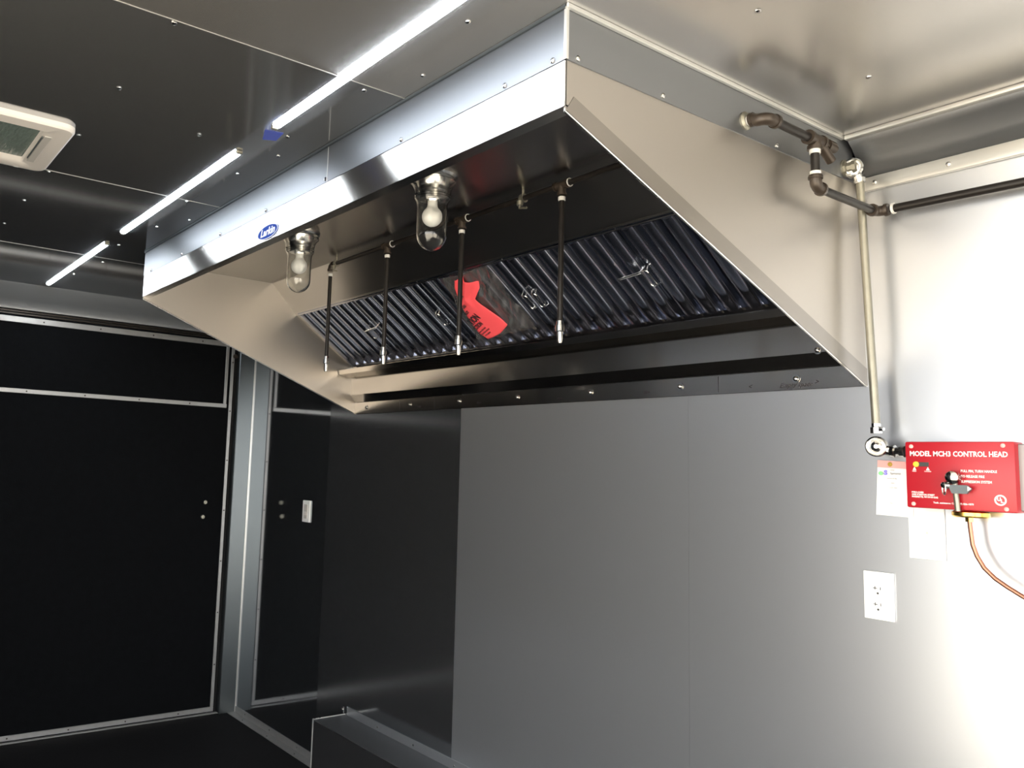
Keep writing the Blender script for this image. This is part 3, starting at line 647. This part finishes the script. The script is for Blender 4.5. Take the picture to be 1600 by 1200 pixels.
sw = thing('switch_plate', (-3.63, 0, 1.05), 'small white switch plate on the dark wall near the ramp door', 'switch')
obj('plate', MB().box((-3.664, -.007, 1.050), (-3.592, 0, 1.153), .002), white_pl, sw)
obj('receptacle', MB().box((-3.645, -.010, 1.068), (-3.611, -.006, 1.135), .001), grey_pl, sw)
obj('slot', MB().box((-3.640, -.0108, 1.083), (-3.616, -.0098, 1.100)), cream_pl, sw)

# ------------------------------------------------------------------ LED strips
def led(xa, xb, label):
    t = thing('led_strip_light', ((xa+xb)/2, -1.14, H), label, 'strip light', 'LED strip lights along the ceiling')
    obj('channel', MB().box((xa-.006, -1.1515, H-.0012), (xb+.006, -1.1285, H), .0003), alu_trim, t)
    mb = MB(); n = 8
    a = [mb.bm.verts.new((xa, -1.14+.0105*math.cos(PI*i/n), H-.0012-.0065*math.sin(PI*i/n))) for i in range(n+1)]
    b = [mb.bm.verts.new((xb, v.co.y, v.co.z)) for v in a]
    for i in range(n): mb.bm.faces.new((a[i], a[i+1], b[i+1], b[i]))
    mb.bm.faces.new(a); mb.bm.faces.new(b)
    obj('diffuser', mb, led_m, t, label='glowing white diffuser')
    for x in (xa-.012, xb+.012): obj('end_clip', MB().box((x-.006, -1.148, H-.008), (x+.006, -1.132, H), .002), zinc, t)
led(-1.755, -.72, 'lit LED strip nearest the viewer, running out of the top edge')
led(-2.985, -1.985, 'lit LED strip in the middle of the row of three')
led(-4.175, -3.205, 'lit LED strip farthest away, ending by the ramp door')
obj('tape_piece', MB().prism([(-1.80, -1.150, H-.0006), (-1.79, -1.105, H-.0006), (-1.845, -1.098, H-.0006), (-1.86, -1.128, H-.0006)], (0, 0, -.0006)), blue_tape, loc=(-1.82, -1.12, H), label='small scrap of blue tape beside the end of the nearest LED strip', cat='tape')

# ------------------------------------------------------------------ roof vent
rv = thing('roof_vent', (-2.27, -1.69, H), 'off-white plastic roof vent frame with tinted lid at the left edge', 'roof vent')
def rrect(x0, x1, y0, y1, r, z, n=6):
    out = []
    for cx, cy, a in ((x1-r, y1-r, 0), (x0+r, y1-r, PI/2), (x0+r, y0+r, PI), (x1-r, y0+r, 3*PI/2)):
        for i in range(n+1): out.append((cx+r*math.cos(a+PI/2*i/n), cy+r*math.sin(a+PI/2*i/n), z))
    return out
vx0, vx1, vy0, vy1 = -2.462, -2.082, -1.905, -1.512
loops = [rrect(vx0, vx1, vy0, vy1, .032, H), rrect(vx0, vx1, vy0, vy1, .032, H-.010), rrect(vx0+.005, vx1-.005, vy0+.005, vy1-.005, .028, H-.015),
         rrect(vx0+.045, vx1-.045, vy0+.05, vy1-.05, .012, H-.017), rrect(vx0+.055, vx1-.050, vy0+.06, vy1-.066, .006, H-.012), rrect(vx0+.070, vx1-.055, vy0+.065, vy1-.070, .003, H+.0)]
mb = MB(); ls = [[mb.bm.verts.new(p) for p in lp] for lp in loops]
for a, b in zip(ls, ls[1:]):
    for i in range(len(a)): mb.bm.faces.new((a[i], a[(i+1) % len(a)], b[(i+1) % len(b)], b[i]))
obj('frame', mb, cream_pl, rv, ang=40)
obj('lid', MB().box((vx0+.06, vy0+.06, H-.003), (vx1-.05, vy1-.06, H-.001)), vent_glass, rv)
obj('insert', MB().box((vx0+.085, vy1-.060, H-.0185), (vx1-.075, vy1-.042, H-.016), .001), grey_pl, rv)
obj('slot', MB().box((vx0+.110, vy1-.064, H-.0190), (vx1-.085, vy1-.0615, H-.015)), lever_g, rv)
obj('latch', MB().box((vx0+.004, vy1-.08, H-.016), (vx0+.012, vy1-.065, H-.011), .002), white_pl, rv)
